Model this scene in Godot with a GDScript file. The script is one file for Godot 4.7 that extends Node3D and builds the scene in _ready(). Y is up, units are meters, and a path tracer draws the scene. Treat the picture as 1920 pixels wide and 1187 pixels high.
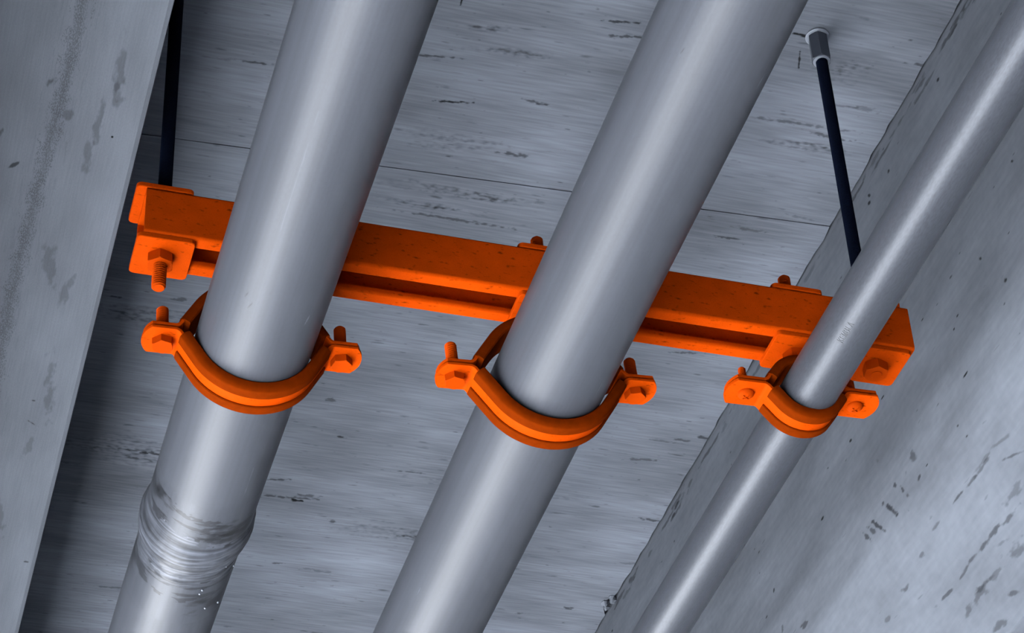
extends Node3D
# Three metal pipes hung in orange split clamps from an orange slotted channel under a concrete slab.
# x runs along the channel, y up, z towards the camera; the pipes run along z. Metres.

var M := {}
var taken := {}

# ------------------------------------------------------------------ naming
func numbered(called: String) -> String:
	if not taken.has(called):
		taken[called] = 0
		return called
	taken[called] += 1
	return "%s_%03d" % [called, taken[called]]

func thing(called: String, label: String, category: String, at := Vector3.ZERO, group := "") -> Node3D:
	var o := Node3D.new()
	o.name = numbered(called)
	add_child(o)
	o.position = at
	o.set_meta("label", label)
	o.set_meta("category", category)
	if group != "":
		o.set_meta("group", group)
	return o

func struct(o: Node3D, label: String, category: String) -> Node3D:
	o.set_meta("label", label)
	o.set_meta("category", category)
	o.set_meta("kind", "structure")
	return o

# ------------------------------------------------------------------ geometry
class Geo:
	var v := PackedVector3Array()
	var uv := PackedVector2Array()
	var i := PackedInt32Array()

func merge(a: Geo, b: Geo) -> void:
	var n := a.v.size()
	a.v.append_array(b.v)
	a.uv.append_array(b.uv)
	for k in b.i:
		a.i.append(k + n)

func orient(g: Geo) -> Geo:
	var vol := 0.0
	var c := Vector3.ZERO
	for p in g.v:
		c += p
	c /= maxf(1.0, g.v.size())
	for t in range(0, g.i.size(), 3):
		vol += (g.v[g.i[t]] - c).dot((g.v[g.i[t + 1]] - c).cross(g.v[g.i[t + 2]] - c))
	if vol < 0.0:
		for t in range(0, g.i.size(), 3):
			var s := g.i[t]
			g.i[t] = g.i[t + 1]
			g.i[t + 1] = s
	return g

# rings of equally many points, joined one to the next
func loft(rings: Array, closed := true, caps := true) -> Geo:
	var g := Geo.new()
	var n: int = rings[0].size()
	for r in rings.size():
		for k in n:
			g.v.append(rings[r][k])
			g.uv.append(Vector2(float(k) / n, float(r) / maxf(1.0, rings.size() - 1)))
	for r in rings.size() - 1:
		for k in (n if closed else n - 1):
			var a := r * n + k
			var b := r * n + (k + 1) % n
			for q in [a, b, a + n, b, b + n, a + n]:
				g.i.append(q)
	if caps:
		for e in [0, rings.size() - 1]:
			var m := Vector3.ZERO
			for k in n:
				m += rings[e][k]
			g.v.append(m / n)
			g.uv.append(Vector2(0.5, 0.5))
			var mi := g.v.size() - 1
			for k in n:
				var a2: int = e * n + k
				var b2: int = e * n + (k + 1) % n
				if e == 0:
					for q in [mi, b2, a2]: g.i.append(q)
				else:
					for q in [mi, a2, b2]: g.i.append(q)
	return orient(g)

func lathe(profile: Array, seg := 32) -> Geo:   # profile of Vector2(radius, y), about y
	var rings := []
	for p in profile:
		var ring := PackedVector3Array()
		for k in seg:
			var a := TAU * k / seg
			ring.append(Vector3(cos(a) * p.x, p.y, sin(a) * p.x))
		rings.append(ring)
	return loft(rings)

func extrude(poly: PackedVector2Array, y0: float, y1: float, c := 0.0) -> Geo:   # poly in x, z
	var g := Geo.new()
	var n := poly.size()
	var mid := Vector2.ZERO
	for p in poly:
		mid += p / n
	var levels := [[y0, 0.0], [y1, 0.0]]
	if c > 0.0:
		levels = [[y0, c], [y0 + c, 0.0], [y1 - c, 0.0], [y1, c]]
	for l in levels:
		for p in poly:
			var q: Vector2 = p - (p - mid).normalized() * l[1]
			g.v.append(Vector3(q.x, l[0], q.y))
			g.uv.append(q)
	for r in levels.size() - 1:
		for k in n:
			var a := r * n + k
			var b := r * n + (k + 1) % n
			for q in [a, b, a + n, b, b + n, a + n]: g.i.append(q)
	var tri := Geometry2D.triangulate_polygon(poly)
	var top := (levels.size() - 1) * n
	# walls run a->b->up; make the lids agree with them
	var area := 0.0
	for k in n:
		area += poly[k].cross(poly[(k + 1) % n])
	for t in range(0, tri.size(), 3):
		var p0 := poly[tri[t]]
		var p1 := poly[tri[t + 1]]
		var p2 := poly[tri[t + 2]]
		var s := (p1 - p0).cross(p2 - p0)
		var o := [tri[t], tri[t + 1], tri[t + 2]]
		if s * area < 0.0:
			o = [tri[t], tri[t + 2], tri[t + 1]]
		for q in [o[0], o[2], o[1]]: g.i.append(q)
		for q in [top + o[0], top + o[1], top + o[2]]: g.i.append(q)
	return orient(g)

func rounded(pts: Array, r: float, seg := 6) -> Array:   # an open path with its corners rounded
	var out := [pts[0]]
	for k in range(1, pts.size() - 1):
		var p: Vector2 = pts[k]
		var a: Vector2 = (pts[k - 1] - p).normalized()
		var b: Vector2 = (pts[k + 1] - p).normalized()
		var half := acos(clampf(a.dot(b), -1, 1)) / 2.0
		var d := r / tan(half)
		var c := p + (a + b).normalized() * (r / sin(half))
		var s := p + a * d - c
		var turn := s.angle_to(p + b * d - c)
		for j in seg + 1:
			out.append(c + s.rotated(turn * j / seg))
	out.append(pts[-1])
	return out

# a strip of sheet metal: path in 2D, thickness across it, half width w[k] along the third axis
func ribbon(path: Array, t: float, w: Array, c := 0.0003, along_x := false) -> Geo:
	var rings := []
	for k in path.size():
		var d0: Vector2 = (path[k] - path[maxi(k - 1, 0)]).normalized()
		var d1: Vector2 = (path[mini(k + 1, path.size() - 1)] - path[k]).normalized()
		if k == 0: d0 = d1
		if k == path.size() - 1: d1 = d0
		var nn := Vector2(-(d0 + d1).y, (d0 + d1).x).normalized()
		var s := t / 2.0 / maxf(0.6, nn.dot(Vector2(-d0.y, d0.x)))
		var ring := PackedVector3Array()
		var h := s - c
		var ww: float = w[k]
		for q in [[s, ww - c], [h, ww], [-h, ww], [-s, ww - c], [-s, -ww + c], [-h, -ww], [h, -ww], [s, -ww + c]]:
			var p: Vector2 = path[k] + nn * q[0]
			ring.append(Vector3(q[1], p.y, p.x) if along_x else Vector3(p.x, p.y, q[1]))
		rings.append(ring)
	return loft(rings)

func round_rect(hx: float, hz: float, r: float, seg := 5) -> PackedVector2Array:
	var out := PackedVector2Array()
	for q in 4:
		var c := Vector2(hx - r, hz - r) * Vector2([1, -1, -1, 1][q], [1, 1, -1, -1][q])
		for k in seg + 1:
			out.append(c + Vector2(r, 0).rotated(PI / 2 * q + PI / 2 * k / seg))
	return out

func plate_geo(hx: float, hz: float, t: float) -> Geo:
	return extrude(round_rect(hx, hz, 0.0035), -t / 2, t / 2, 0.0005)

func hex_geo(flat: float, h: float, chamfer_top := true, chamfer_bottom := true) -> Geo:   # centred, about y
	var rings := []
	var n := 48
	var rc := flat / 2 * 1.03
	for lev in 4:
		var ring := PackedVector3Array()
		for k in n:
			var a := TAU * k / n
			var rh := flat / 2 / cos(fposmod(a, PI / 3) - PI / 6)
			var lower: bool = lev < 2
			var cut: bool = chamfer_bottom if lower else chamfer_top
			var r := rh
			var y := -h / 2 if lower else h / 2
			if cut:
				if lev == 0 or lev == 3:
					r = minf(rh, rc)
				else:
					y += (1.0 if lower else -1.0) * maxf(0.0, rh - rc) * 0.6
			elif lev == 1 or lev == 2:
				y += (0.0002 if lower else -0.0002)
			ring.append(Vector3(cos(a) * r, y, sin(a) * r))
		rings.append(ring)
	return loft(rings)

func thread_geo(r: float, y0: float, y1: float, pitch: float, depth: float, seg := 20, per := 4, bevel := 0.0012) -> Geo:
	var rings := []
	var n := int(ceil((y1 - y0) / pitch * per))
	for j in n + 1:
		var y := lerpf(y0, y1, float(j) / n)
		var e := minf(y - y0, y1 - y)
		var ring := PackedVector3Array()
		for k in seg:
			var a := TAU * k / seg
			var f := fposmod(y / pitch + float(k) / seg, 1.0)
			var rr := r - depth * absf(f * 2.0 - 1.0)
			rr = minf(rr, r - bevel + e)
			ring.append(Vector3(cos(a) * rr, y, sin(a) * rr))
		rings.append(ring)
	return loft(rings)

func mesh_of(g: Geo, crease := 35.0) -> ArrayMesh:
	var lim := cos(deg_to_rad(crease))
	var nt := int(g.i.size() / 3.0)
	var fn := PackedVector3Array()
	var at := {}
	for t in nt:
		var a := g.v[g.i[3 * t]]
		var b := g.v[g.i[3 * t + 1]]
		var c := g.v[g.i[3 * t + 2]]
		fn.append((b - a).cross(c - a))
		for k in 3:
			var key := g.v[g.i[3 * t + k]].snapped(Vector3.ONE * 2e-6)
			if at.has(key): at[key].append(t)
			else: at[key] = [t]
	var vs := PackedVector3Array()
	var ns := PackedVector3Array()
	var us := PackedVector2Array()
	for t in nt:
		var f := fn[t]
		if f.length_squared() < 1e-24:
			continue
		var fu := f.normalized()
		for k in [0, 2, 1]:
			var p := g.v[g.i[3 * t + k]]
			var s := Vector3.ZERO
			for o in at[p.snapped(Vector3.ONE * 2e-6)]:
				var q := fn[o]
				if q.length_squared() > 1e-24 and q.normalized().dot(fu) > lim:
					s += q
			vs.append(p)
			ns.append(s.normalized())
			us.append(g.uv[g.i[3 * t + k]])
	var arr := []
	arr.resize(Mesh.ARRAY_MAX)
	arr[Mesh.ARRAY_VERTEX] = vs
	arr[Mesh.ARRAY_NORMAL] = ns
	arr[Mesh.ARRAY_TEX_UV] = us
	var m := ArrayMesh.new()
	m.add_surface_from_arrays(Mesh.PRIMITIVE_TRIANGLES, arr)
	return m

func put(called: String, mesh: Mesh, m: Material, parent: Node = null, at := Vector3.ZERO, tilt := 0.0) -> MeshInstance3D:
	var o := MeshInstance3D.new()
	o.mesh = mesh
	o.material_override = m
	if parent == null:
		o.name = numbered(called)
		add_child(o)
	else:
		o.name = called
		parent.add_child(o, true)
	o.position = at
	o.rotation.z = tilt
	o.cast_shadow = GeometryInstance3D.SHADOW_CASTING_SETTING_ON
	return o

func box_geo(a: Vector3, b: Vector3) -> Geo:
	return extrude(PackedVector2Array([Vector2(a.x, a.z), Vector2(b.x, a.z), Vector2(b.x, b.z), Vector2(a.x, b.z)]), a.y, b.y)

# ------------------------------------------------------------------ textures
func noise_bytes(w: int, h: int, sd: int, px: float, py: float, oct := 3) -> PackedByteArray:
	var p0 := clampf(minf(px, py), 2.0, 24.0)
	var n := FastNoiseLite.new()
	n.seed = sd
	n.noise_type = FastNoiseLite.TYPE_SIMPLEX_SMOOTH
	n.frequency = 1.0 / p0
	n.fractal_octaves = oct
	var im := n.get_image(maxi(8, int(w * p0 / px)), maxi(8, int(h * p0 / py)))
	im.convert(Image.FORMAT_L8)
	im.resize(w, h, Image.INTERPOLATE_CUBIC)
	return im.get_data()

# a field of tone around 1; layers: [bytes, amount] and flecks: [bytes, threshold 0..1, depth]
func field(w: int, h: int, layers: Array, flecks: Array) -> PackedFloat32Array:
	var f := PackedFloat32Array()
	f.resize(w * h)
	f.fill(1.0)
	for l in layers:
		var b: PackedByteArray = l[0]
		var k: float = l[1] / 255.0
		var o: float = l[1] * 0.5
		for i in w * h:
			f[i] += b[i] * k - o
	for l in flecks:
		var b: PackedByteArray = l[0]
		var th := int(l[1] * 255.0)
		var k: float = l[2] / (255.0 - th)
		for i in w * h:
			if b[i] > th:
				f[i] -= (b[i] - th) * k
	return f

# a mark: an ellipse with a ragged outline; at and sizes in pixels
func mark(f: PackedFloat32Array, w: int, h: int, at: Vector2, l: float, wd: float, ang: float, depth: float, rag: PackedByteArray, edge := 0.5) -> void:
	var r := int(maxf(l, wd) * 1.5) + 2
	var ca := cos(ang)
	var sa := sin(ang)
	for y in range(maxi(0, int(at.y) - r), mini(h, int(at.y) + r)):
		for x in range(maxi(0, int(at.x) - r), mini(w, int(at.x) + r)):
			var dx := x - at.x
			var dy := y - at.y
			var e := sqrt(pow((dx * ca + dy * sa) / l, 2.0) + pow((dy * ca - dx * sa) / wd, 2.0))
			e += (rag[y * w + x] / 255.0 - 0.5) * 1.9
			if e < 1.0:
				f[y * w + x] *= 1.0 - depth * minf(1.0, (1.0 - e) / edge)

func picture(f: PackedFloat32Array, w: int, h: int, base: Color) -> ImageTexture:
	var d := PackedByteArray()
	d.resize(w * h * 3)
	var r := base.r * 255.0
	var g := base.g * 255.0
	var b := base.b * 255.0
	for i in w * h:
		var t := clampf(f[i], 0.03, 1.6)
		d[3 * i] = int(minf(255.0, r * t))
		d[3 * i + 1] = int(minf(255.0, g * t))
		d[3 * i + 2] = int(minf(255.0, b * t))
	var im := Image.create_from_data(w, h, false, Image.FORMAT_RGB8, d)
	return ImageTexture.create_from_image(im)

func relief(f: PackedFloat32Array, w: int, h: int, strength: float) -> ImageTexture:
	var d := PackedByteArray()
	d.resize(w * h)
	for i in w * h:
		d[i] = int(clampf(f[i] * 160.0, 0.0, 255.0))
	var im := Image.create_from_data(w, h, false, Image.FORMAT_L8, d)
	im.convert(Image.FORMAT_RGBA8)
	im.bump_map_to_normal_map(strength)
	return ImageTexture.create_from_image(im)

func mat(c: Color, rough: float, metal := 0.0) -> StandardMaterial3D:
	var m := StandardMaterial3D.new()
	m.albedo_color = c
	m.roughness = rough
	m.metallic = metal
	m.metallic_specular = 0.5 if metal > 0.0 else 0.05
	return m

# ------------------------------------------------------------------ materials
const CEIL_X0 := -0.32
const CEIL_Z0 := -1.46
const CEIL_W := 0.74
const CEIL_L := 1.84
const LEFT_X0 := -0.5
const LEFT_Z0 := -0.9
const RIGHT_Z0 := -1.0

func make_materials() -> void:
	var rng := RandomNumberGenerator.new()
	# --- slab cast against plywood: grain runs along x
	var w := 1280
	var h := 1792
	var fine := noise_bytes(w, h, 1, 90, 3, 3)
	var mid := noise_bytes(w, h, 2, 420, 60, 4)
	var big := noise_bytes(w, h, 3, 500, 260, 3)
	var fl := noise_bytes(w, h, 4, 70, 7, 2)
	var fl2 := noise_bytes(w, h, 5, 34, 5, 2)
	var rag := noise_bytes(w, h, 6, 16, 5, 3)
	var f := field(w, h, [[fine, 0.20], [mid, 0.22], [big, 0.20]], [[fl, 0.84, 0.35], [fl2, 0.88, 0.4]])
	var sx := w / CEIL_W
	var sz := h / CEIL_L
	rng.seed = 11
	for k in 130:
		mark(f, w, h, Vector2(rng.randf() * w, rng.randf() * h), rng.randf_range(8, 34), rng.randf_range(1.2, 3.0), rng.randf_range(-0.06, 0.12), rng.randf_range(0.12, 0.4), rag)
	# x, z, half length, half width (mm), angle, depth: cracks, open grain and dirty patches seen in the slab
	for a in [[-0.014, -0.151, 15, 0.9, 0.1, 0.7], [0.062, -0.136, 5, 1.1, 0.0, 0.55], [-0.005, -0.059, 22, 3.0, 0.15, 0.35], [0.022, -0.081, 26, 5.0, 0.1, 0.3], [0.099, -0.025, 16, 1.4, 0.08, 0.5], [0.11, -0.04, 20, 1.6, 0.1, 0.4],
			[-0.016, -0.765, 9, 2.2, 0.05, 0.7], [-0.03, -0.762, 34, 2.0, 0.05, 0.35], [0.002, -0.646, 6, 2.0, 0.0, 0.5], [-0.188, -0.145, 12, 1.2, 0.05, 0.45], [-0.159, -0.151, 14, 1.6, 0.05, 0.45],
			[-0.061, -0.104, 40, 1.2, 0.08, 0.4], [0.257, -0.003, 12, 0.9, 0.0, 0.7], [0.262, -0.030, 7, 1.0, 2.1, 0.65], [-0.038, -0.03, 5, 0.8, 1.7, 0.7], [0.0, -0.20, 70, 12, 0.05, 0.14], [0.04, -0.262, 80, 8, 0.03, 0.26], [0.0, -0.285, 60, 4, 0.03, 0.25], [0.03, -0.298, 50, 2, 0.0, 0.3],
			[0.30, -0.03, 30, 16, 0.0, 0.2], [0.31, -0.13, 60, 6, 0.02, 0.25], [0.29, -0.105, 50, 2.0, 0.02, 0.25], [0.17, -0.70, 90, 8, 0.02, 0.16], [0.12, -0.80, 110, 14, 0.03, 0.2], [-0.2, -0.72, 90, 26, 0.0, 0.22], [-0.22, -0.5, 60, 20, 0.0, 0.2]]:
		var c := Vector2((a[0] - CEIL_X0) * sx, (a[1] - CEIL_Z0) * sz)
		if a[3] < 2.5:
			mark(f, w, h, c, a[2] * 0.001 * sx, maxf(1.2, a[3] * 0.001 * sz), a[4], a[5], rag)
		else:   # a dirty patch is a cluster of open-grain streaks
			for q in int(a[2] * a[3] / 14.0) + 6:
				var at := c + Vector2(rng.randfn(0, 0.45) * a[2] * 0.001 * sx, rng.randfn(0, 0.5) * a[3] * 0.001 * sz)
				mark(f, w, h, at, rng.randf_range(8, 40), rng.randf_range(1.0, 2.6), a[4] * 0.6, a[5] * rng.randf_range(0.2, 0.55), rag, 1.2)
	M.slab = mat(Color.WHITE, 0.9)
	M.slab.albedo_texture = picture(f, w, h, CONCRETE)
	M.slab.normal_enabled = true
	M.slab.normal_texture = relief(f, w, h, 1.6)
	M.slab.normal_scale = 0.3
	M.slab_pale = M.slab.duplicate()
	M.slab.albedo_color = Color(0.955, 0.955, 0.955)
	# --- smooth grey beam on the left, with a rough band along it
	w = 640
	h = 1536
	var n1 := noise_bytes(w, h, 21, 120, 160, 4)
	var n2 := noise_bytes(w, h, 22, 5, 60, 3)
	var n3 := noise_bytes(w, h, 23, 3, 3, 1)
	rag = noise_bytes(w, h, 24, 22, 26, 4)
	f = field(w, h, [[n1, 0.12], [n2, 0.07], [n3, 0.05]], [])
	var lx := w / 0.22
	var lz := h / 1.3
	for y in h:   # gritty band where the form boards met
		var z := LEFT_Z0 + y / lz
		var xc := -0.3645 + 0.004 * sin(z * 9.0)
		for x in w:
			var d := absf(LEFT_X0 + x / lx - xc)
			var q := rag[y * w + x] / 255.0
			var reach := 0.0065 + 0.010 * (q - 0.5)
			if d < reach and n3[y * w + x] / 255.0 > 0.30 + 0.5 * d / reach:
				f[y * w + x] *= 0.80 - 0.12 * (q - 0.5)
			elif d < 0.014 and n2[y * w + x] > 165:
				f[y * w + x] *= 0.94
	for a in [[-0.327, 0.112, 4, 26, 0.2, 0.15], [-0.325, 0.085, 5, 14, 0.0, 0.16], [-0.333, 0.055, 4, 20, 0.1, 0.16], [-0.336, 0.02, 3, 22, 0.1, 0.14], [-0.345, -0.10, 5, 30, 0.5, 0.13], [-0.33, -0.13, 4, 20, -0.3, 0.14], [-0.325, -0.25, 4, 45, 0.25, 0.14], [-0.33, -0.33, 3, 24, -0.35, 0.13],
			[-0.345, -0.42, 4, 50, 0.45, 0.14], [-0.355, 0.06, 4, 5, 0, 0.16], [-0.37, 0.09, 3, 4, 0.4, 0.3], [-0.40, 0.03, 4, 6, 0.2, 0.3], [-0.385, 0.0, 4, 2, 0.4, 0.45], [-0.322, 0.045, 1, 1.2, 0, 0.9], [-0.332, -0.3, 3, 1.2, -0.3, 0.5], [-0.335, -0.27, 2, 1, 0, 0.4], [-0.31, -0.5, 3, 1, 0, 0.45], [-0.325, -0.6, 4, 1, 0.1, 0.5]]:
		mark(f, w, h, Vector2((a[0] - LEFT_X0) * lx, (a[1] - LEFT_Z0) * lz), a[2] * 0.001 * lx, maxf(1.3, a[3] * 0.001 * lz), a[4], a[5], rag)
	M.beam = mat(Color.WHITE, 0.85)
	M.beam.albedo_texture = picture(f, w, h, SMOOTH_CONCRETE)
	# --- right beam: unrolled down its face (u) and along it (v)
	w = 1024
	h = 1024
	n1 = noise_bytes(w, h, 31, 110, 150, 4)
	n2 = noise_bytes(w, h, 32, 14, 34, 3)
	n3 = noise_bytes(w, h, 33, 30, 9, 3)
	rag = noise_bytes(w, h, 34, 18, 18, 4)
	f = field(w, h, [[n1, 0.16], [n2, 0.08], [n3, 0.05]], [[n2, 0.86, 0.25]])
	var rx := w / 0.52
	var rz := h / 1.3
	rng.seed = 5
	for k in 90:   # air holes
		mark(f, w, h, Vector2(rng.randf() * w * 0.66, rng.randf() * h), rng.randf_range(1.0, 2.2), rng.randf_range(1.0, 2.6), 0.0, rng.randf_range(0.3, 0.8), rag)
	for k in 40:   # darker ragged edge along the joint with the slab
		mark(f, w, h, Vector2(rng.randf() * 30.0, rng.randf() * h), rng.randf_range(3, 9), rng.randf_range(6, 24), 0.0, rng.randf_range(0.1, 0.3), rag)
	for a in RIGHT_STAINS:
		mark(f, w, h, Vector2(a[0] * rx, (a[1] - RIGHT_Z0) * rz), a[2], a[3], a[4], a[5] * 0.8, rag)
	M.beam_right = mat(Color.WHITE, 0.85)
	M.beam_right.albedo_texture = picture(f, w, h, SMOOTH_CONCRETE)
	# --- pipe metal: u round the pipe, v along it
	w = 512
	h = 1024
	n1 = noise_bytes(w, h, 41, 9, 700, 3)
	n2 = noise_bytes(w, h, 42, 60, 240, 4)
	n3 = noise_bytes(w, h, 43, 4, 5, 2)
	rag = noise_bytes(w, h, 44, 10, 30, 3)
	f = field(w, h, [[n1, 0.10], [n2, 0.09], [n3, 0.05]], [])
	var grey := Color8(60, 63, 70)
	var plain := f.duplicate()
	# scratches: u round the pipe, metres along it, half length and half width (texels), angle, depth (negative: bare metal)
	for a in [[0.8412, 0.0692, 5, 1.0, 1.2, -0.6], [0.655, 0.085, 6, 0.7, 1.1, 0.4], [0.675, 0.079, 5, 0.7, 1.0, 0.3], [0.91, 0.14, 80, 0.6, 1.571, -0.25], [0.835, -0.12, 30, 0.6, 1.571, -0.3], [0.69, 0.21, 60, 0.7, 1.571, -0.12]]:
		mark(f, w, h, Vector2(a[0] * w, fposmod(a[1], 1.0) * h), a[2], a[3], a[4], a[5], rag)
	M.pipe = mat(Color.WHITE, 0.44, 0.06)
	M.pipe.albedo_texture = picture(f, w, h, grey)
	f = plain
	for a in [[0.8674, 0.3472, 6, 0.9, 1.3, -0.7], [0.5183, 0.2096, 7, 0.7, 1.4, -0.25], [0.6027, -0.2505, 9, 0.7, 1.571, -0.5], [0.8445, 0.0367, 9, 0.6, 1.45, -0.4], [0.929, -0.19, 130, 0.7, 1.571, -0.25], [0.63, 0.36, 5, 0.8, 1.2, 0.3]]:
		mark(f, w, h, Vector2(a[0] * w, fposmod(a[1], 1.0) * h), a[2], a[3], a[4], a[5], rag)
	M.pipe_plain = mat(Color.WHITE, 0.44, 0.06)
	M.pipe_plain.albedo_texture = picture(f, w, h, grey)
	M.pipe_thin = mat(Color.WHITE, 0.36, 0.24)
	n2 = noise_bytes(w, h, 45, 7, 7, 3)
	f = field(w, h, [[n1, 0.06], [n2, 0.20], [n3, 0.06]], [[n2, 0.8, 0.25]])
	M.pipe_thin.albedo_texture = picture(f, w, h, grey)
	# smeared with flux and solder and stained, with dark reflections painted in; v runs 6.25 times a metre
	n2 = noise_bytes(w, h, 46, 110, 60, 5)
	var n4 := noise_bytes(w, h, 47, 160, 26, 4)
	rag = noise_bytes(w, h, 48, 40, 70, 4)
	f = field(w, h, [[n1, 0.10], [n3, 0.06]], [])
	for y in h:
		var z := -0.15 - y / 1024.0 / 6.25
		for x in w:
			var i := fposmod(6.25 * z, 1.0)
			var row := int(i * h) % h
			var k := row * w + x
			var edge := 0.05 * sin(x * TAU / w + 0.9) + 0.12 * (rag[k] / 255.0 - 0.5)
			var u := (z + 0.226) / 0.16 + edge
			if absf(u) < 0.17:
				f[k] += (n4[k] / 255.0 - 0.45) * 0.9
			elif absf(u) < 0.34 and n2[k] > 140:
				f[k] -= 0.28
	for a in [[0.555, -0.168, 36, 110, 0.0, 0.4], [0.84, -0.185, 60, 100, 0.0, 0.4], [0.50, -0.272, 26, 120, 0.0, 0.35], [0.88, -0.285, 50, 90, 0.0, 0.4]]:  # dark reflection smudges beside the joint, painted into its colour
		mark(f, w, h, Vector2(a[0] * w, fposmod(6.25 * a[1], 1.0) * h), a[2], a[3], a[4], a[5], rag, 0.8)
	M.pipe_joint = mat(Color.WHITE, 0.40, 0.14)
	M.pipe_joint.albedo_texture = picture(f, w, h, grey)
	M.pipe_joint.uv1_scale = Vector3(1, 6.25, 1)
	M.pipe_joint.normal_enabled = true
	M.pipe_joint.normal_texture = relief(f, w, h, 2.0)
	M.pipe_joint.normal_scale = 0.35
	for m in [M.pipe, M.pipe_plain, M.pipe_thin, M.pipe_joint]:
		m.metallic_specular = 0.31
	# --- orange coated steel, speckled with dirt
	w = 512
	h = 512
	n1 = noise_bytes(w, h, 51, 60, 60, 4)
	n2 = noise_bytes(w, h, 52, 26, 13, 3)
	n3 = noise_bytes(w, h, 53, 3, 3, 1)
	f = field(w, h, [[n1, 0.10], [n3, 0.10]], [[n2, 0.74, 0.42]])
	M.orange = mat(Color.WHITE, 0.55)
	M.orange.albedo_texture = picture(f, w, h, ORANGE)
	M.orange.uv1_triplanar = true
	M.orange.uv1_world_triplanar = false
	M.orange.uv1_scale = Vector3.ONE * 5.0
	M.bolt = mat(ORANGE * Color(0.92, 0.9, 0.9), 0.5)
	M.rubber = mat(Color(0.72, 0.235, 0.012), 0.8)
	f = field(w, h, [[n1, 0.14], [n3, 0.16]], [])
	M.rubber.albedo_color = Color.WHITE
	M.rubber.albedo_texture = picture(f, w, h, Color(0.36, 0.118, 0.005))
	M.rubber.uv1_triplanar = true
	M.rubber.uv1_scale = Vector3.ONE * 14.0
	M.rod = mat(Color8(9, 14, 27), 0.7)
	M.coupler = mat(Color8(66, 71, 82), 0.5, 0.4)
	M.washer = mat(Color8(125, 131, 143), 0.5, 0.2)
	M.mortar = mat(CONCRETE, 0.95)
	M.ink = mat(Color8(42, 46, 54), 0.55, 0.1)
	M.floor = mat(Color8(170, 172, 174), 0.9)
	M.unseen_wall = mat(Color8(165, 167, 170), 0.95)  # pale grey, so the unseen walls bounce fill light

const CONCRETE := Color(0.388, 0.407, 0.444)
const SMOOTH_CONCRETE := Color(0.342, 0.359, 0.391)
const ORANGE := Color(0.63, 0.212, 0.012)
# distance down the face (m), z (m), half length and half width (texels), angle, depth
const RIGHT_STAINS := [
	[0.3275,-0.2117,28.3,2.6,0.31,0.6], [0.3265,-0.2385,24.9,1.9,0.32,0.55], [0.3258,-0.2482,20.4,2.6,0.31,0.4], [0.3259,-0.2579,20.8,2.3,0.31,0.45], [0.3158,-0.1943,5.0,1.9,0.23,0.5],
	[0.3265,-0.1841,8.3,1.5,0.19,0.45], [0.3384,-0.1772,4.9,2.6,0.17,0.4], [0.3372,-0.1532,4.4,2.3,2.71,0.5], [0.3147,-0.1548,14.3,4.2,0.17,0.35], [0.3395,-0.077,2.6,1.5,0.18,0.7],
	[0.3544,-0.0706,1.7,1.5,0.02,0.7], [0.3824,-0.0727,12.5,3.4,-1.5,0.3], [0.3823,-0.0962,9.5,3.0,-1.65,0.35], [0.3807,-0.1193,9.4,2.6,-1.72,0.45], [0.3802,-0.1585,8.9,3.4,-1.7,0.3],
	[0.4267,-0.0829,11.9,4.5,-1.71,0.35], [0.4247,-0.1106,14.1,4.5,-1.63,0.4], [0.4237,-0.1444,4.7,3.4,-1.67,0.35], [0.4254,-0.1677,11.2,3.0,-1.4,0.35], [0.4248,-0.1971,12.9,3.0,-1.72,0.4],
	[0.4167,-0.0594,12.6,7.6,-1.68,0.22], [0.4491,-0.095,11.0,9.1,-1.33,0.25], [0.4482,-0.1279,13.7,6.0,-1.69,0.22], [0.4473,-0.1639,16.2,9.1,-1.43,0.28], [0.4449,-0.1577,5.1,3.8,-2.03,0.3],
	[0.3851,-0.1946,4.7,3.8,0.25,0.3], [0.391,-0.2397,5.8,4.2,0.85,0.35], [0.3236,-0.4041,8.1,5.3,0.58,0.4], [0.3944,-0.2814,6.5,3.8,0.61,0.25], [0.4691,-0.1248,7.5,3.4,0.55,0.35],
	[0.4771,-0.1621,8.9,5.3,0.88,0.3], [0.2218,-0.2609,3.3,1.9,0.37,0.8], [0.2149,-0.3123,2.5,1.1,0.38,0.6], [0.2514,-0.4591,4.6,1.5,-0.03,0.8], [0.38,-0.0686,9.5,3.0,1.55,0.2],
	[0.3817,-0.0425,11.3,2.6,1.07,0.2], [0.3973,-0.0382,14.5,1.9,0.82,0.35], [0.4344,-0.1065,7.3,3.0,0.9,0.2], [0.3499,-0.1827,5.8,1.9,0.15,0.3], [0.2974,-0.4514,9.4,1.9,-0.08,0.3],
	[0.3176,-0.1728,6.9,1.9,0.11,0.2], [0.2737,-0.2181,6.4,2.3,0.16,0.15], [0.0343,-0.1088,5.3,1.9,0.22,0.7], [0.0279,-0.1505,5.4,1.5,0.23,0.7], [0.0343,-0.1528,5.4,1.5,0.23,0.7],
	[0.0289,0.0012,5.1,1.9,0.2,0.7], [0.1942,0.0485,4.4,2.3,0.21,0.7], [0.1962,0.0813,4.3,1.5,0.2,0.7], [0.2347,0.0073,4.3,1.5,0.22,0.7], [0.2805,0.0358,4.1,2.3,0.22,0.7]]

# ------------------------------------------------------------------ things
const CH_X := 0.2921     # half length of the channel
const CH_W := 0.0206     # half its width
const CH_H := 0.0413
const SLAB_Y := 0.3526

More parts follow.
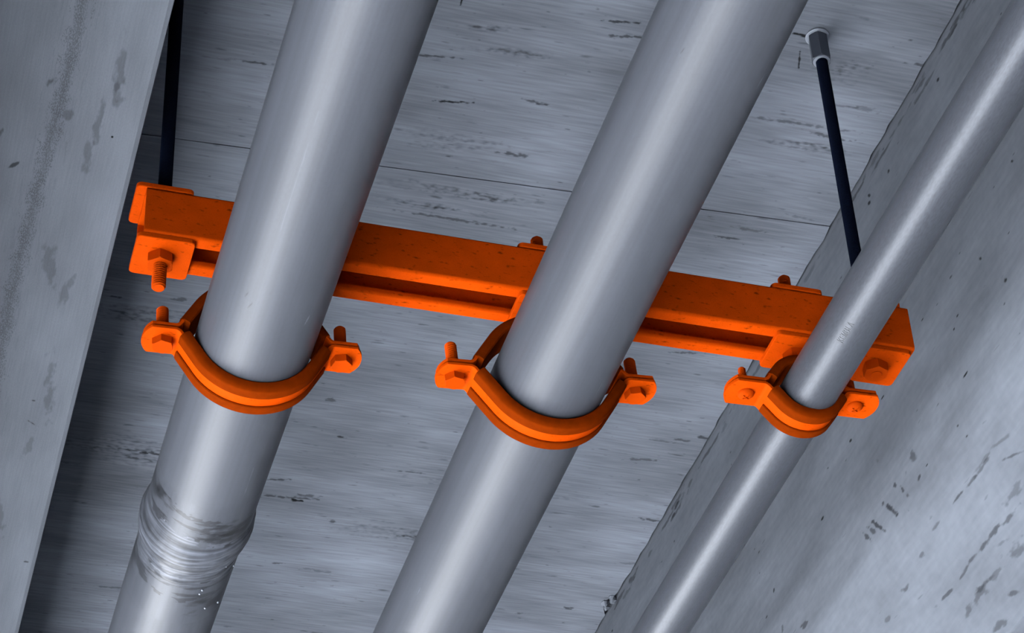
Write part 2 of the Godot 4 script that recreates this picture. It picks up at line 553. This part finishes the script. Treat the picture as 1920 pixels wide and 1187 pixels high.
func make_channel() -> void:
	var root := thing("strut_channel", "orange slotted steel channel with open slot underneath, carrying the pipe clamps", "channel")
	var zc := CH_W - 0.00125
	var path := rounded([Vector2(0.0100, 0.0048), Vector2(0.0100, 0.00125), Vector2(zc, 0.00125), Vector2(zc, CH_H - 0.00125), Vector2(-zc, CH_H - 0.00125), Vector2(-zc, 0.00125), Vector2(-0.0100, 0.00125), Vector2(-0.0100, 0.0048)], 0.00135, 4)
	var w := []
	for p in path:
		w.append(CH_X)
	put("channel_body", mesh_of(ribbon(path, 0.0025, w, 0.0003, true)), M.orange, root)

func add_plate(parent: Node3D, at: Vector3, turn := 0.0) -> void:
	var o := put("square_plate", PLATE, M.orange, parent, at)
	o.rotation.y = turn

var PLATE: Mesh
var NUT: Mesh

func make_hanger(x: float, top_dx: float, end_y: float, with_coupler: bool, label: String) -> void:
	var root := thing("hanger_rod", label, "threaded rod", Vector3(x, 0, 0))
	put("rod", mesh_of(thread_geo(0.0052, 0.0475, SLAB_Y + 0.004, 0.0015, 0.0006, 16, 4), 50), M.rod, root)
	var low := put("rod_end", mesh_of(thread_geo(0.0052, end_y, 0.0475, 0.0020, 0.0014, 24, 8, 0.0012), 50), M.bolt, root)
	low.set_meta("label", "orange threaded rod end")
	add_plate(root, Vector3(top_dx, 0.0436, 0), 0.0)
	add_plate(root, Vector3(0.0012 if x < 0 else 0.002, -0.0021, -0.001), 0.0)
	var nut := put("nut", NUT, M.bolt, root, Vector3(0, -0.0084, 0))
	nut.rotation.y = 0.35
	if with_coupler:
		var c := put("coupling_nut", mesh_of(hex_geo(0.0150, 0.028), 18), M.coupler, root, Vector3(0, SLAB_Y - 0.016, 0))
		c.rotation.y = 0.15
		put("bottom_rim", mesh_of(lathe([Vector2(0.0056, 0.0), Vector2(0.0072, 0.0), Vector2(0.0072, 0.0008), Vector2(0.0056, 0.0008)])), M.washer, c, Vector3(0, -0.0148, 0))
		put("washer", mesh_of(lathe([Vector2(0.0045, 0), Vector2(0.0098, 0), Vector2(0.0103, 0.0004), Vector2(0.0103, 0.0014), Vector2(0.0098, 0.0018), Vector2(0.0045, 0.0018)], 40)), M.washer, root, Vector3(0, SLAB_Y - 0.0018, 0))

# lower half of a split clamp, seen along the pipe: a round cradle whose ends run out straight to the split
func cradle(r: float, phi: float, top: float, seg := 48) -> Array:
	var out := []
	var reach := (r * cos(phi) + top) / sin(phi)
	out.append(Vector2(-r * sin(phi) - reach * cos(phi), top))
	for k in seg + 1:
		var a := lerpf(-PI / 2 - phi, -PI / 2 + phi, float(k) / seg)
		out.append(Vector2(cos(a), sin(a)) * r)
	out.append(Vector2(r * sin(phi) + reach * cos(phi), top))
	return out

# section (Vector2(distance outwards, z)) drawn along a cradle
func sweep(path: Array, section: PackedVector2Array) -> Geo:
	var g := Geo.new()
	var n := section.size()
	var last := path.size() - 1
	for j in path.size():
		var d: Vector2 = (path[mini(j + 1, last)] - path[maxi(j - 1, 0)]).normalized()
		var o := Vector2(d.y, -d.x)
		for k in n:
			var p: Vector2 = path[j] + o * section[k].x
			g.v.append(Vector3(p.x, p.y, section[k].y))
			g.uv.append(Vector2(float(j) / last, float(k) / n))
	for j in last:
		for k in n:
			var a2 := j * n + k
			var b2 := j * n + (k + 1) % n
			for q in [a2, b2, a2 + n, b2, b2 + n, a2 + n]: g.i.append(q)
	var tri := Geometry2D.triangulate_polygon(section)
	var area := 0.0
	for k in n:
		area += section[k].cross(section[(k + 1) % n])
	for t in range(0, tri.size(), 3):
		var o2 := [tri[t], tri[t + 1], tri[t + 2]]
		if (section[o2[1]] - section[o2[0]]).cross(section[o2[2]] - section[o2[0]]) * area < 0.0:
			o2 = [o2[0], o2[2], o2[1]]
		for q in [o2[0], o2[2], o2[1]]: g.i.append(q)
		for q in [last * n + o2[0], last * n + o2[1], last * n + o2[2]]: g.i.append(q)
	return orient(g)

func turned_over(g: Geo) -> Geo:
	for k in g.v.size():
		g.v[k] = Vector3(-g.v[k].x, -g.v[k].y, g.v[k].z)
	return g

# the steel band: ear, bend, cradle, bend, ear
func band_geo(rs: float, phi: float, t: float, tips: Array, ear_hw: float) -> Geo:
	var ye := -0.0008 - t / 2
	var inner := 0.0135
	var mid := cradle(rs, phi, ye)
	var path := []
	var w := []
	for s in 2:
		var sg := -1.0 if s == 0 else 1.0
		var part := []
		var pw := []
		for k in 10:
			var hw := ear_hw * lerpf(0.2, 1.0, k / 9.0)
			var d := 0.0215 - sqrt(0.0215 * 0.0215 - hw * hw)
			part.append(Vector2(sg * (tips[s] - d), ye))
			pw.append(hw)
		var corner: Vector2 = mid[0] if s == 0 else mid[-1]
		var foot: Vector2 = mid[1] if s == 0 else mid[-2]
		var bend := rounded([part[-1], corner, foot], 0.0045, 6)
		for k in range(1, bend.size()):
			part.append(bend[k])
			pw.append(lerpf(ear_hw, inner, clampf((k - 1) / 3.0, 0, 1)))
		if s == 0:
			path.append_array(part)
			w.append_array(pw)
			for k in range(2, mid.size() - 2):
				path.append(mid[k])
				w.append(inner)
		else:
			part.reverse()
			pw.reverse()
			path.append_array(part)
			w.append_array(pw)
	return ribbon(path, t, w, 0.0003)

func make_clamp(label: String, at: Vector3, ri: float, bolts: Array, tips: Array, tilt: float, bolt_top: float, screws: bool, plate_x: float, phi_deg: float) -> void:
	var root := thing("pipe_clamp", label, "pipe clamp", at)
	var t := 0.0024
	var rs := ri + 0.0054
	var hw := 0.0150
	var section := PackedVector2Array()
	for p in [[0, hw - 0.001], [0.001, hw], [0.0048, hw], [0.0074, hw - 0.0018], [0.008, hw - 0.0032], [0.008, 0.0052], [0.0074, 0.0046], [0.0041, 0.0046]]:
		section.append(Vector2(p[0], p[1]))
	for k in range(7, -1, -1):
		section.append(Vector2(section[k].x, -section[k].y))
	var phi := deg_to_rad(phi_deg)
	var pad := cradle(ri, phi, -0.0034)
	put("lower_band", mesh_of(band_geo(rs, phi, t, tips, 0.0140)), M.orange, root, Vector3.ZERO, tilt)
	put("rubber_lining", mesh_of(sweep(pad, section)), M.rubber, root, Vector3.ZERO, tilt)
	# the upper half is the lower one turned over
	put("upper_band", mesh_of(turned_over(band_geo(rs, phi, t, [tips[1] - 0.001, tips[0] - 0.001], 0.0132))), M.orange, root, Vector3.ZERO, tilt)
	put("rubber_lining", mesh_of(turned_over(sweep(pad, section))), M.rubber, root, Vector3.ZERO, tilt)
	for s in 2:
		var bx: float = bolts[s]
		var base := Vector3(bx, 0, 0).rotated(Vector3(0, 0, 1), tilt)
		var r := 0.0031 if screws else 0.0045
		var b := put("bolt", mesh_of(thread_geo(r, -0.006, bolt_top, 0.0018, 0.0012, 24, 8, 0.0016 if not screws else 0.001), 50), M.bolt, root, base, tilt)
		if screws:
			var comb := CSGCombiner3D.new()
			comb.name = "screw_head"
			b.add_child(comb, true)
			var dome := CSGMesh3D.new()
			dome.name = "dome"
			dome.mesh = mesh_of(lathe([Vector2(0.0, 0.0), Vector2(0.0062, 0.0), Vector2(0.0062, -0.0007), Vector2(0.0057, -0.0017), Vector2(0.0044, -0.0028), Vector2(0.0028, -0.0034), Vector2(0.0, -0.0036)], 36))
			dome.material = M.bolt
			comb.add_child(dome)
			for q in 2:
				var cut := CSGBox3D.new()
				cut.name = "slot"
				cut.operation = CSGShape3D.OPERATION_SUBTRACTION
				cut.size = Vector3(0.0062, 0.0042, 0.0013)
				cut.rotation.y = 0.6 + PI / 2 * q
				cut.position.y = -0.0036
				cut.material = M.bolt
				comb.add_child(cut)
			comb.position.y = -0.0033
		else:
			var hd := put("bolt_head", mesh_of(hex_geo(0.0134, 0.0056, false, true), 18), M.bolt, b, Vector3(0, -0.0062, 0))
			hd.rotation.y = 0.25 + s * 0.5
	# hanger: boss on the upper half, rod through the slot, plates above and below the channel
	var y0 := ri + 0.0060
	var nut := put("boss_nut", mesh_of(hex_geo(0.015, 0.009), 18), M.orange, root, Vector3(0, y0 + 0.004, 0))
	nut.rotation.y = 0.3
	put("hanger_stud", mesh_of(thread_geo(0.0049, y0 - 0.001, 0.0725 - at.y, 0.0015, 0.0006, 20, 4, 0.0025), 50), M.bolt, root)
	add_plate(root, Vector3(plate_x, 0.0436 - at.y, -at.z))
	add_plate(root, Vector3(plate_x - 0.001, -0.0021 - at.y, -at.z - 0.001))
	var ln := put("nut", NUT, M.bolt, root, Vector3(0, -0.0084 - at.y, 0))
	ln.rotation.y = 0.9

func tube(profile: Array, seg := 96) -> Geo:   # profile [z, r]; uv: u round, v metres along
	var g := Geo.new()
	for j in profile.size():
		for k in seg + 1:
			var a := TAU * k / seg
			g.v.append(Vector3(cos(a) * profile[j][1], sin(a) * profile[j][1], profile[j][0]))
			g.uv.append(Vector2(float(k) / seg, profile[j][0]))
	var n := seg + 1
	for j in profile.size() - 1:
		for k in seg:
			var a2 := j * n + k
			for q in [a2, a2 + 1, a2 + n, a2 + 1, a2 + n + 1, a2 + n]: g.i.append(q)
	return orient(g)

func make_pipes() -> void:
	var zn := 2.30
	var zf := -4.4
	# wide pipe with a belled, brazed joint
	var r := 0.0404
	var p1 := thing("pipe", "wide grey pipe with smeared brazed joint beside the left concrete beam", "pipe", Vector3(-0.208, -0.0668, 0))
	put("pipe_length", mesh_of(tube([[zn, 0.0], [zn, r], [-0.150, r]])), M.pipe, p1)
	var noise := FastNoiseLite.new()
	noise.seed = 77
	noise.frequency = 60.0
	noise.fractal_octaves = 3
	var g := tube(bell_profile(), 128)
	for k in g.v.size():
		var p := g.v[k]
		var rad := Vector2(p.x, p.y)
		var amp := clampf((-0.198 - p.z) / 0.012, 0, 1) * clampf((p.z + 0.262) / 0.012, 0, 1)
		var d := noise.get_noise_3d(p.x * 0.6, p.y * 0.6, p.z * 2.0) * 0.0011 * amp
		rad = rad.normalized() * (rad.length() + d)
		# the solder line wanders along the pipe
		g.v[k] = Vector3(rad.x, rad.y, p.z + 0.006 * amp * sin(atan2(p.y, p.x) * 1.0 + 0.9))
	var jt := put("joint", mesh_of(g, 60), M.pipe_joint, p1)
	jt.set_meta("label", "belled joint with smeared solder")
	var bead := mesh_of(lathe([Vector2(0, -0.0009), Vector2(0.0006, -0.0006), Vector2(0.0009, 0), Vector2(0.0006, 0.0006), Vector2(0, 0.0009)], 10), 80)
	for q in [[0.8013, -0.267], [0.806, -0.262], [0.8989, -0.297], [0.925, -0.252], [0.87, -0.238], [0.84, -0.292]]:
		var an: float = q[0] * TAU
		put("solder_bead", bead, M.washer, jt, Vector3(cos(an) * 0.0397, sin(an) * 0.0397, q[1]))
	put("pipe_length", mesh_of(tube([[-0.310, 0.0392], [zf, 0.0392], [zf, 0.0]])), M.pipe, p1)
	# middle
	var p2 := thing("pipe", "plain wide grey pipe held by the middle orange clamp", "pipe", Vector3(0.0054, -0.0651, 0))
	put("pipe_length", mesh_of(tube([[zn, 0.0], [zn, r], [zf, r], [zf, 0.0]])), M.pipe_plain, p2)
	# thin, with stamped letters
	var rt := 0.0206
	var p3 := thing("pipe", "thin mottled grey pipe with faint stamped lettering beside the right concrete beam", "pipe", Vector3(0.2052, -0.0457, 0))
	put("pipe_length", mesh_of(tube([[zn, 0.0], [zn, rt], [zf, rt], [zf, 0.0]], 72)), M.pipe_thin, p3)
	var tm := TextMesh.new()
	var font := SystemFont.new()
	font.font_names = PackedStringArray(["Droid Sans Mono"])
	tm.font = font
	tm.text = "KEMBLA"
	tm.font_size = 32
	tm.pixel_size = 0.0062 / 32.0
	tm.depth = 0.0006
	tm.curve_step = 2.0
	# bend the letters round the pipe: text x -> +z, text y -> round the pipe
	var src := tm.get_mesh_arrays()
	var tg := Geo.new()
	var vs: PackedVector3Array = src[Mesh.ARRAY_VERTEX]
	var ix: PackedInt32Array = src[Mesh.ARRAY_INDEX]
	for p in vs:
		var a := deg_to_rad(-121.0) - p.y / rt
		var rr := rt + 0.00008 + clampf(p.z, -0.0003, 0.0003) * 0.4
		tg.v.append(Vector3(cos(a) * rr, sin(a) * rr, 0.0985 + p.x))
		tg.uv.append(Vector2.ZERO)
	if ix.size() > 0:
		tg.i = ix.duplicate()
	else:
		for k in vs.size():
			tg.i.append(k)
	var lt := put("lettering", mesh_of(orient(tg), 30), M.ink, p3)
	lt.set_meta("label", "faint grey stamped letters")

func bell_profile() -> Array:
	var out := []
	var n := 120
	for k in n + 1:
		var z := lerpf(-0.150, -0.310, float(k) / n)
		var r := 0.0404
		if z > -0.218:
			r = 0.0404 + 0.0026 * smoothstep(-0.198, -0.214, z)
		else:
			r = lerpf(0.0430, 0.0392, smoothstep(-0.218, -0.246, z))
		out.append([z, r])
	return out

# ------------------------------------------------------------------ setting
func make_setting() -> void:
	# slab cast on plywood sheets: each sheet's print is a panel, 0.594 m wide
	var ceil_root := struct(Node3D.new(), "board-marked concrete slab soffit with plywood grain", "ceiling") as Node3D
	ceil_root.name = "ceiling"
	add_child(ceil_root)
	var nz := FastNoiseLite.new()
	nz.seed = 9
	nz.frequency = 22.0
	nz.fractal_octaves = 4
	var xl := -0.290
	var skew := 0.0429
	var cuts := [2.3, 1.54, 0.946, 0.352, -0.2417, -0.8359, -1.43, -2.024, -2.618, -3.212, -4.4]
	for k in cuts.size() - 1:
		var z1: float = cuts[k] - 0.0004
		var z0: float = cuts[k + 1] + (0.0003 if k != 4 else 0.0001)
		var poly := PackedVector2Array([Vector2(xl, z1 + skew * xl), Vector2(xl, z0 + skew * xl)])
		var n := 60 if (k >= 3 and k <= 6) else 2
		for j in n + 1:
			var z := lerpf(z0 + skew * 0.37, z1 + skew * 0.37, float(j) / n)
			var x := 0.3700 + nz.get_noise_1d(z) * 0.0022
			if z < -0.865 and z > -0.905:
				x -= 0.012 * (1.0 - absf(z + 0.885) / 0.02) + nz.get_noise_1d(z * 4.0) * 0.003
			poly.append(Vector2(x, z))
		var drop: float = [0, 0, 0, 0.0005, 0, 0.0005, 0, 0, 0, 0][k]
		var g := extrude(poly, SLAB_Y + drop, SLAB_Y + 0.02)
		for q in g.uv.size():
			g.uv[q] = Vector2((g.v[q].x - CEIL_X0) / CEIL_W, (g.v[q].z - CEIL_Z0) / CEIL_L)
		put("panel", mesh_of(g, 20), M.slab_pale if k == 5 else M.slab, ceil_root)
	put("slab_core", mesh_of(box_geo(Vector3(-2.85, SLAB_Y + 0.0201, -4.4), Vector3(3.2, SLAB_Y + 0.22, 2.3))), M.mortar, ceil_root)
	put("next_bay", mesh_of(box_geo(Vector3(0.60, SLAB_Y, -4.4), Vector3(3.2, SLAB_Y + 0.02, 2.3))), M.mortar, ceil_root)
	put("added_bay", mesh_of(box_geo(Vector3(-2.85, SLAB_Y, -4.4), Vector3(-0.9, SLAB_Y + 0.02, 2.3))), M.mortar, ceil_root)  # added so the slab edge sets where the sunlit floor ends
	var rng := RandomNumberGenerator.new()
	rng.seed = 4
	for a in [[0.366, -0.872, 0.0042], [0.362, -0.884, 0.0050], [0.367, -0.894, 0.0035], [0.3695, -0.879, 0.0040]]:
		var s := lathe([Vector2(0.0, -1.0), Vector2(0.55, -0.8), Vector2(0.95, -0.3), Vector2(0.9, 0.35), Vector2(0.5, 0.85), Vector2(0.0, 1.0)], 9)
		for k in s.v.size():
			var p := s.v[k]
			s.v[k] = p * (1.0 + 0.35 * sin(p.x * 7.0 + a[0] * 900.0) * cos(p.z * 5.0 + a[1] * 700.0)) * a[2]
		put("mortar_crumb", mesh_of(s, 20), M.mortar, ceil_root, Vector3(a[0], SLAB_Y + 0.001, a[1]))
	# left beam: an unseen deep web added to shade the ledge, and a ledge whose flat underside is seen, small bevel on its edge
	var yb := 0.06
	var xe := -0.3018
	var prof := [Vector2(-0.9, -0.30), Vector2(-0.525, -0.30), Vector2(-0.515, -0.29), Vector2(-0.515, yb), Vector2(xe - 0.004, yb), Vector2(xe - 0.0008, yb + 0.0016), Vector2(xe, yb + 0.005), Vector2(xe, SLAB_Y + 0.0195), Vector2(-0.9, SLAB_Y + 0.0195)]
	var bl := put("beam_left", mesh_of(prism(prof, -4.4, 2.3, func(p: Vector3, _s: float): return Vector2((p.x - LEFT_X0) / 0.22, (p.z - LEFT_Z0) / 1.3)), 25), M.beam)
	struct(bl, "smooth grey concrete beam with a gritty stripe along its underside", "beam")
	# right beam: upright face, rounded bend, sloping lower face
	var rp := [Vector2(0.3730, SLAB_Y + 0.0195)]
	rp.append_array(rounded([Vector2(0.3730, SLAB_Y), Vector2(0.3730, 0.0), Vector2(0.4300, -0.1245), Vector2(0.60, -0.1245)], 0.09, 14).slice(1, 16))
	rp.append_array([Vector2(0.4285, -0.1213), Vector2(0.4300, -0.1235), Vector2(0.4325, -0.1245), Vector2(0.60, -0.1245), Vector2(0.60, SLAB_Y + 0.0195)])
	var br := put("beam_right", mesh_of(prism(rp, -4.4, 2.3, func(p: Vector3, s: float): return Vector2((s - 0.0195) / 0.52, (p.z - RIGHT_Z0) / 1.3)), 30), M.beam_right)
	struct(br, "pale stained concrete beam with sloping lower face beside the thin pipe", "beam")
	# unseen: floor and right wall; back, left and far walls added to shape light
	var fl := put("floor", mesh_of(box_geo(Vector3(-14, -2.95, -16), Vector3(3.4, -2.75, 2.5))), M.floor)
	struct(fl, "pale concrete floor of the undercroft", "floor")
	var wb := put("added_wall_back", mesh_of(box_geo(Vector3(-9, -2.75, 2.3), Vector3(3.4, 0.6, 2.5))), M.unseen_wall)  # added to hold light off the near faces, pale for some bounce
	struct(wb, "grey wall added behind the camera to shape the light", "wall")
	var wl := put("added_wall_left", mesh_of(box_geo(Vector3(-6.7, -2.75, -12.0), Vector3(-6.5, 1.0, 2.3))), M.unseen_wall)  # added to cut off the outer sunlit ground and low sky
	struct(wl, "grey wall added outside the open left side to limit the light", "wall")
	var wf := put("added_wall_front", mesh_of(box_geo(Vector3(-0.6, -2.75, -4.6), Vector3(3.4, 0.6, -4.4))), M.unseen_wall)  # added to keep light from the far ground off the slab
	struct(wf, "grey wall added at the far end to block light", "wall")
	var wr := put("wall_right", mesh_of(box_geo(Vector3(3.2, -2.75, -4.4), Vector3(3.4, 0.6, 2.3))), M.unseen_wall)
	struct(wr, "dark grey wall at the far right of the undercroft", "wall")

# closed profile in x, y drawn along z; uv from a function of the point and the length along the profile
func prism(prof: Array, z0: float, z1: float, uvf: Callable) -> Geo:
	var g := Geo.new()
	var n := prof.size()
	var s := 0.0
	for k in n + 1:
		var p: Vector2 = prof[k % n]
		if k > 0:
			s += p.distance_to(prof[k - 1])
		for z in [z0, z1]:
			var v := Vector3(p.x, p.y, z)
			g.v.append(v)
			g.uv.append(uvf.call(v, s))
	for k in n:
		var a := 2 * k
		for q in [a, a + 2, a + 1, a + 1, a + 2, a + 3]: g.i.append(q)
	var poly := PackedVector2Array(prof)
	var tri := Geometry2D.triangulate_polygon(poly)
	var area := 0.0
	for k in n:
		area += poly[k].cross(poly[(k + 1) % n])
	for t in range(0, tri.size(), 3):
		var o := [tri[t], tri[t + 1], tri[t + 2]]
		if (poly[o[1]] - poly[o[0]]).cross(poly[o[2]] - poly[o[0]]) * area < 0.0:
			o = [o[0], o[2], o[1]]
		for q in [o[0] * 2, o[2] * 2, o[1] * 2]: g.i.append(q)
		for q in [o[0] * 2 + 1, o[1] * 2 + 1, o[2] * 2 + 1]: g.i.append(q)
	return orient(g)

func _ready() -> void:
	# camera
	var cam := Camera3D.new()
	cam.name = "camera"
	cam.fov = 14.82
	cam.near = 0.05
	cam.far = 60.0
	cam.position = Vector3(-0.4457, -1.1324, 1.3003)
	cam.rotation = Vector3(0.6870, -0.3168, -0.0546)
	add_child(cam)
	cam.current = true
	# sky and exposure
	var env := Environment.new()
	var sky := Sky.new()
	var sm := ProceduralSkyMaterial.new()
	sm.sky_top_color = Color(0.55, 0.60, 0.68)
	sm.sky_horizon_color = Color(0.80, 0.82, 0.85)
	sm.ground_horizon_color = Color(0.80, 0.82, 0.85)
	sm.ground_bottom_color = Color(0.45, 0.45, 0.45)
	sm.sun_angle_max = 1.0
	sky.sky_material = sm
	env.background_mode = Environment.BG_SKY
	env.sky = sky
	env.background_energy_multiplier = 0.4
	env.tonemap_mode = Environment.TONE_MAPPER_LINEAR
	env.tonemap_exposure = 0.74
	env.ssao_enabled = true
	env.ssil_enabled = true
	env.sdfgi_enabled = true
	var we := WorldEnvironment.new()
	we.name = "environment"
	we.environment = env
	add_child(we)
	# the sun comes over the back wall from the left and falls on the floor ahead
	var sun := DirectionalLight3D.new()
	sun.name = "sun"
	sun.light_energy = 60.0
	sun.light_color = Color(1.0, 1.0, 1.0)
	sun.light_angular_distance = 0.5
	sun.shadow_enabled = true
	add_child(sun)
	sun.look_at_from_position(Vector3(-3.2, 5.0, -1.0), Vector3.ZERO)

	make_materials()
	make_setting()
	PLATE = mesh_of(plate_geo(0.0205, 0.0205, 0.0042))
	NUT = mesh_of(hex_geo(0.0170, 0.0084), 18)
	make_channel()
	make_pipes()
	make_clamp("wide orange split clamp round the pipe with the brazed joint", Vector3(-0.2078, -0.0660, -0.0085), 0.0413, [-0.063, 0.0632], [0.0775, 0.0775], 0.044, 0.0255, false, 0.0, 59.0)
	make_clamp("wide orange split clamp sitting loosely round the plain middle pipe", Vector3(0.0040, -0.0640, -0.002), 0.0432, [-0.0686, 0.0672], [0.0820, 0.0830], 0.072, 0.0265, false, -0.0010, 56.0)
	make_clamp("small orange split clamp with cross-slot screws round the thin pipe", Vector3(0.2026, -0.0440, -0.001), 0.0213, [-0.0446, 0.0424], [0.0605, 0.0605], 0.035, 0.0200, true, 0.0, 53.0)
	make_hanger(-0.2768, -0.0018, -0.0330, false, "dark threaded hanger rod at the channel end beside the left concrete beam")
	make_hanger(0.2669, 0.0, -0.0134, true, "dark threaded hanger rod with hexagonal coupling nut fixed into the slab")
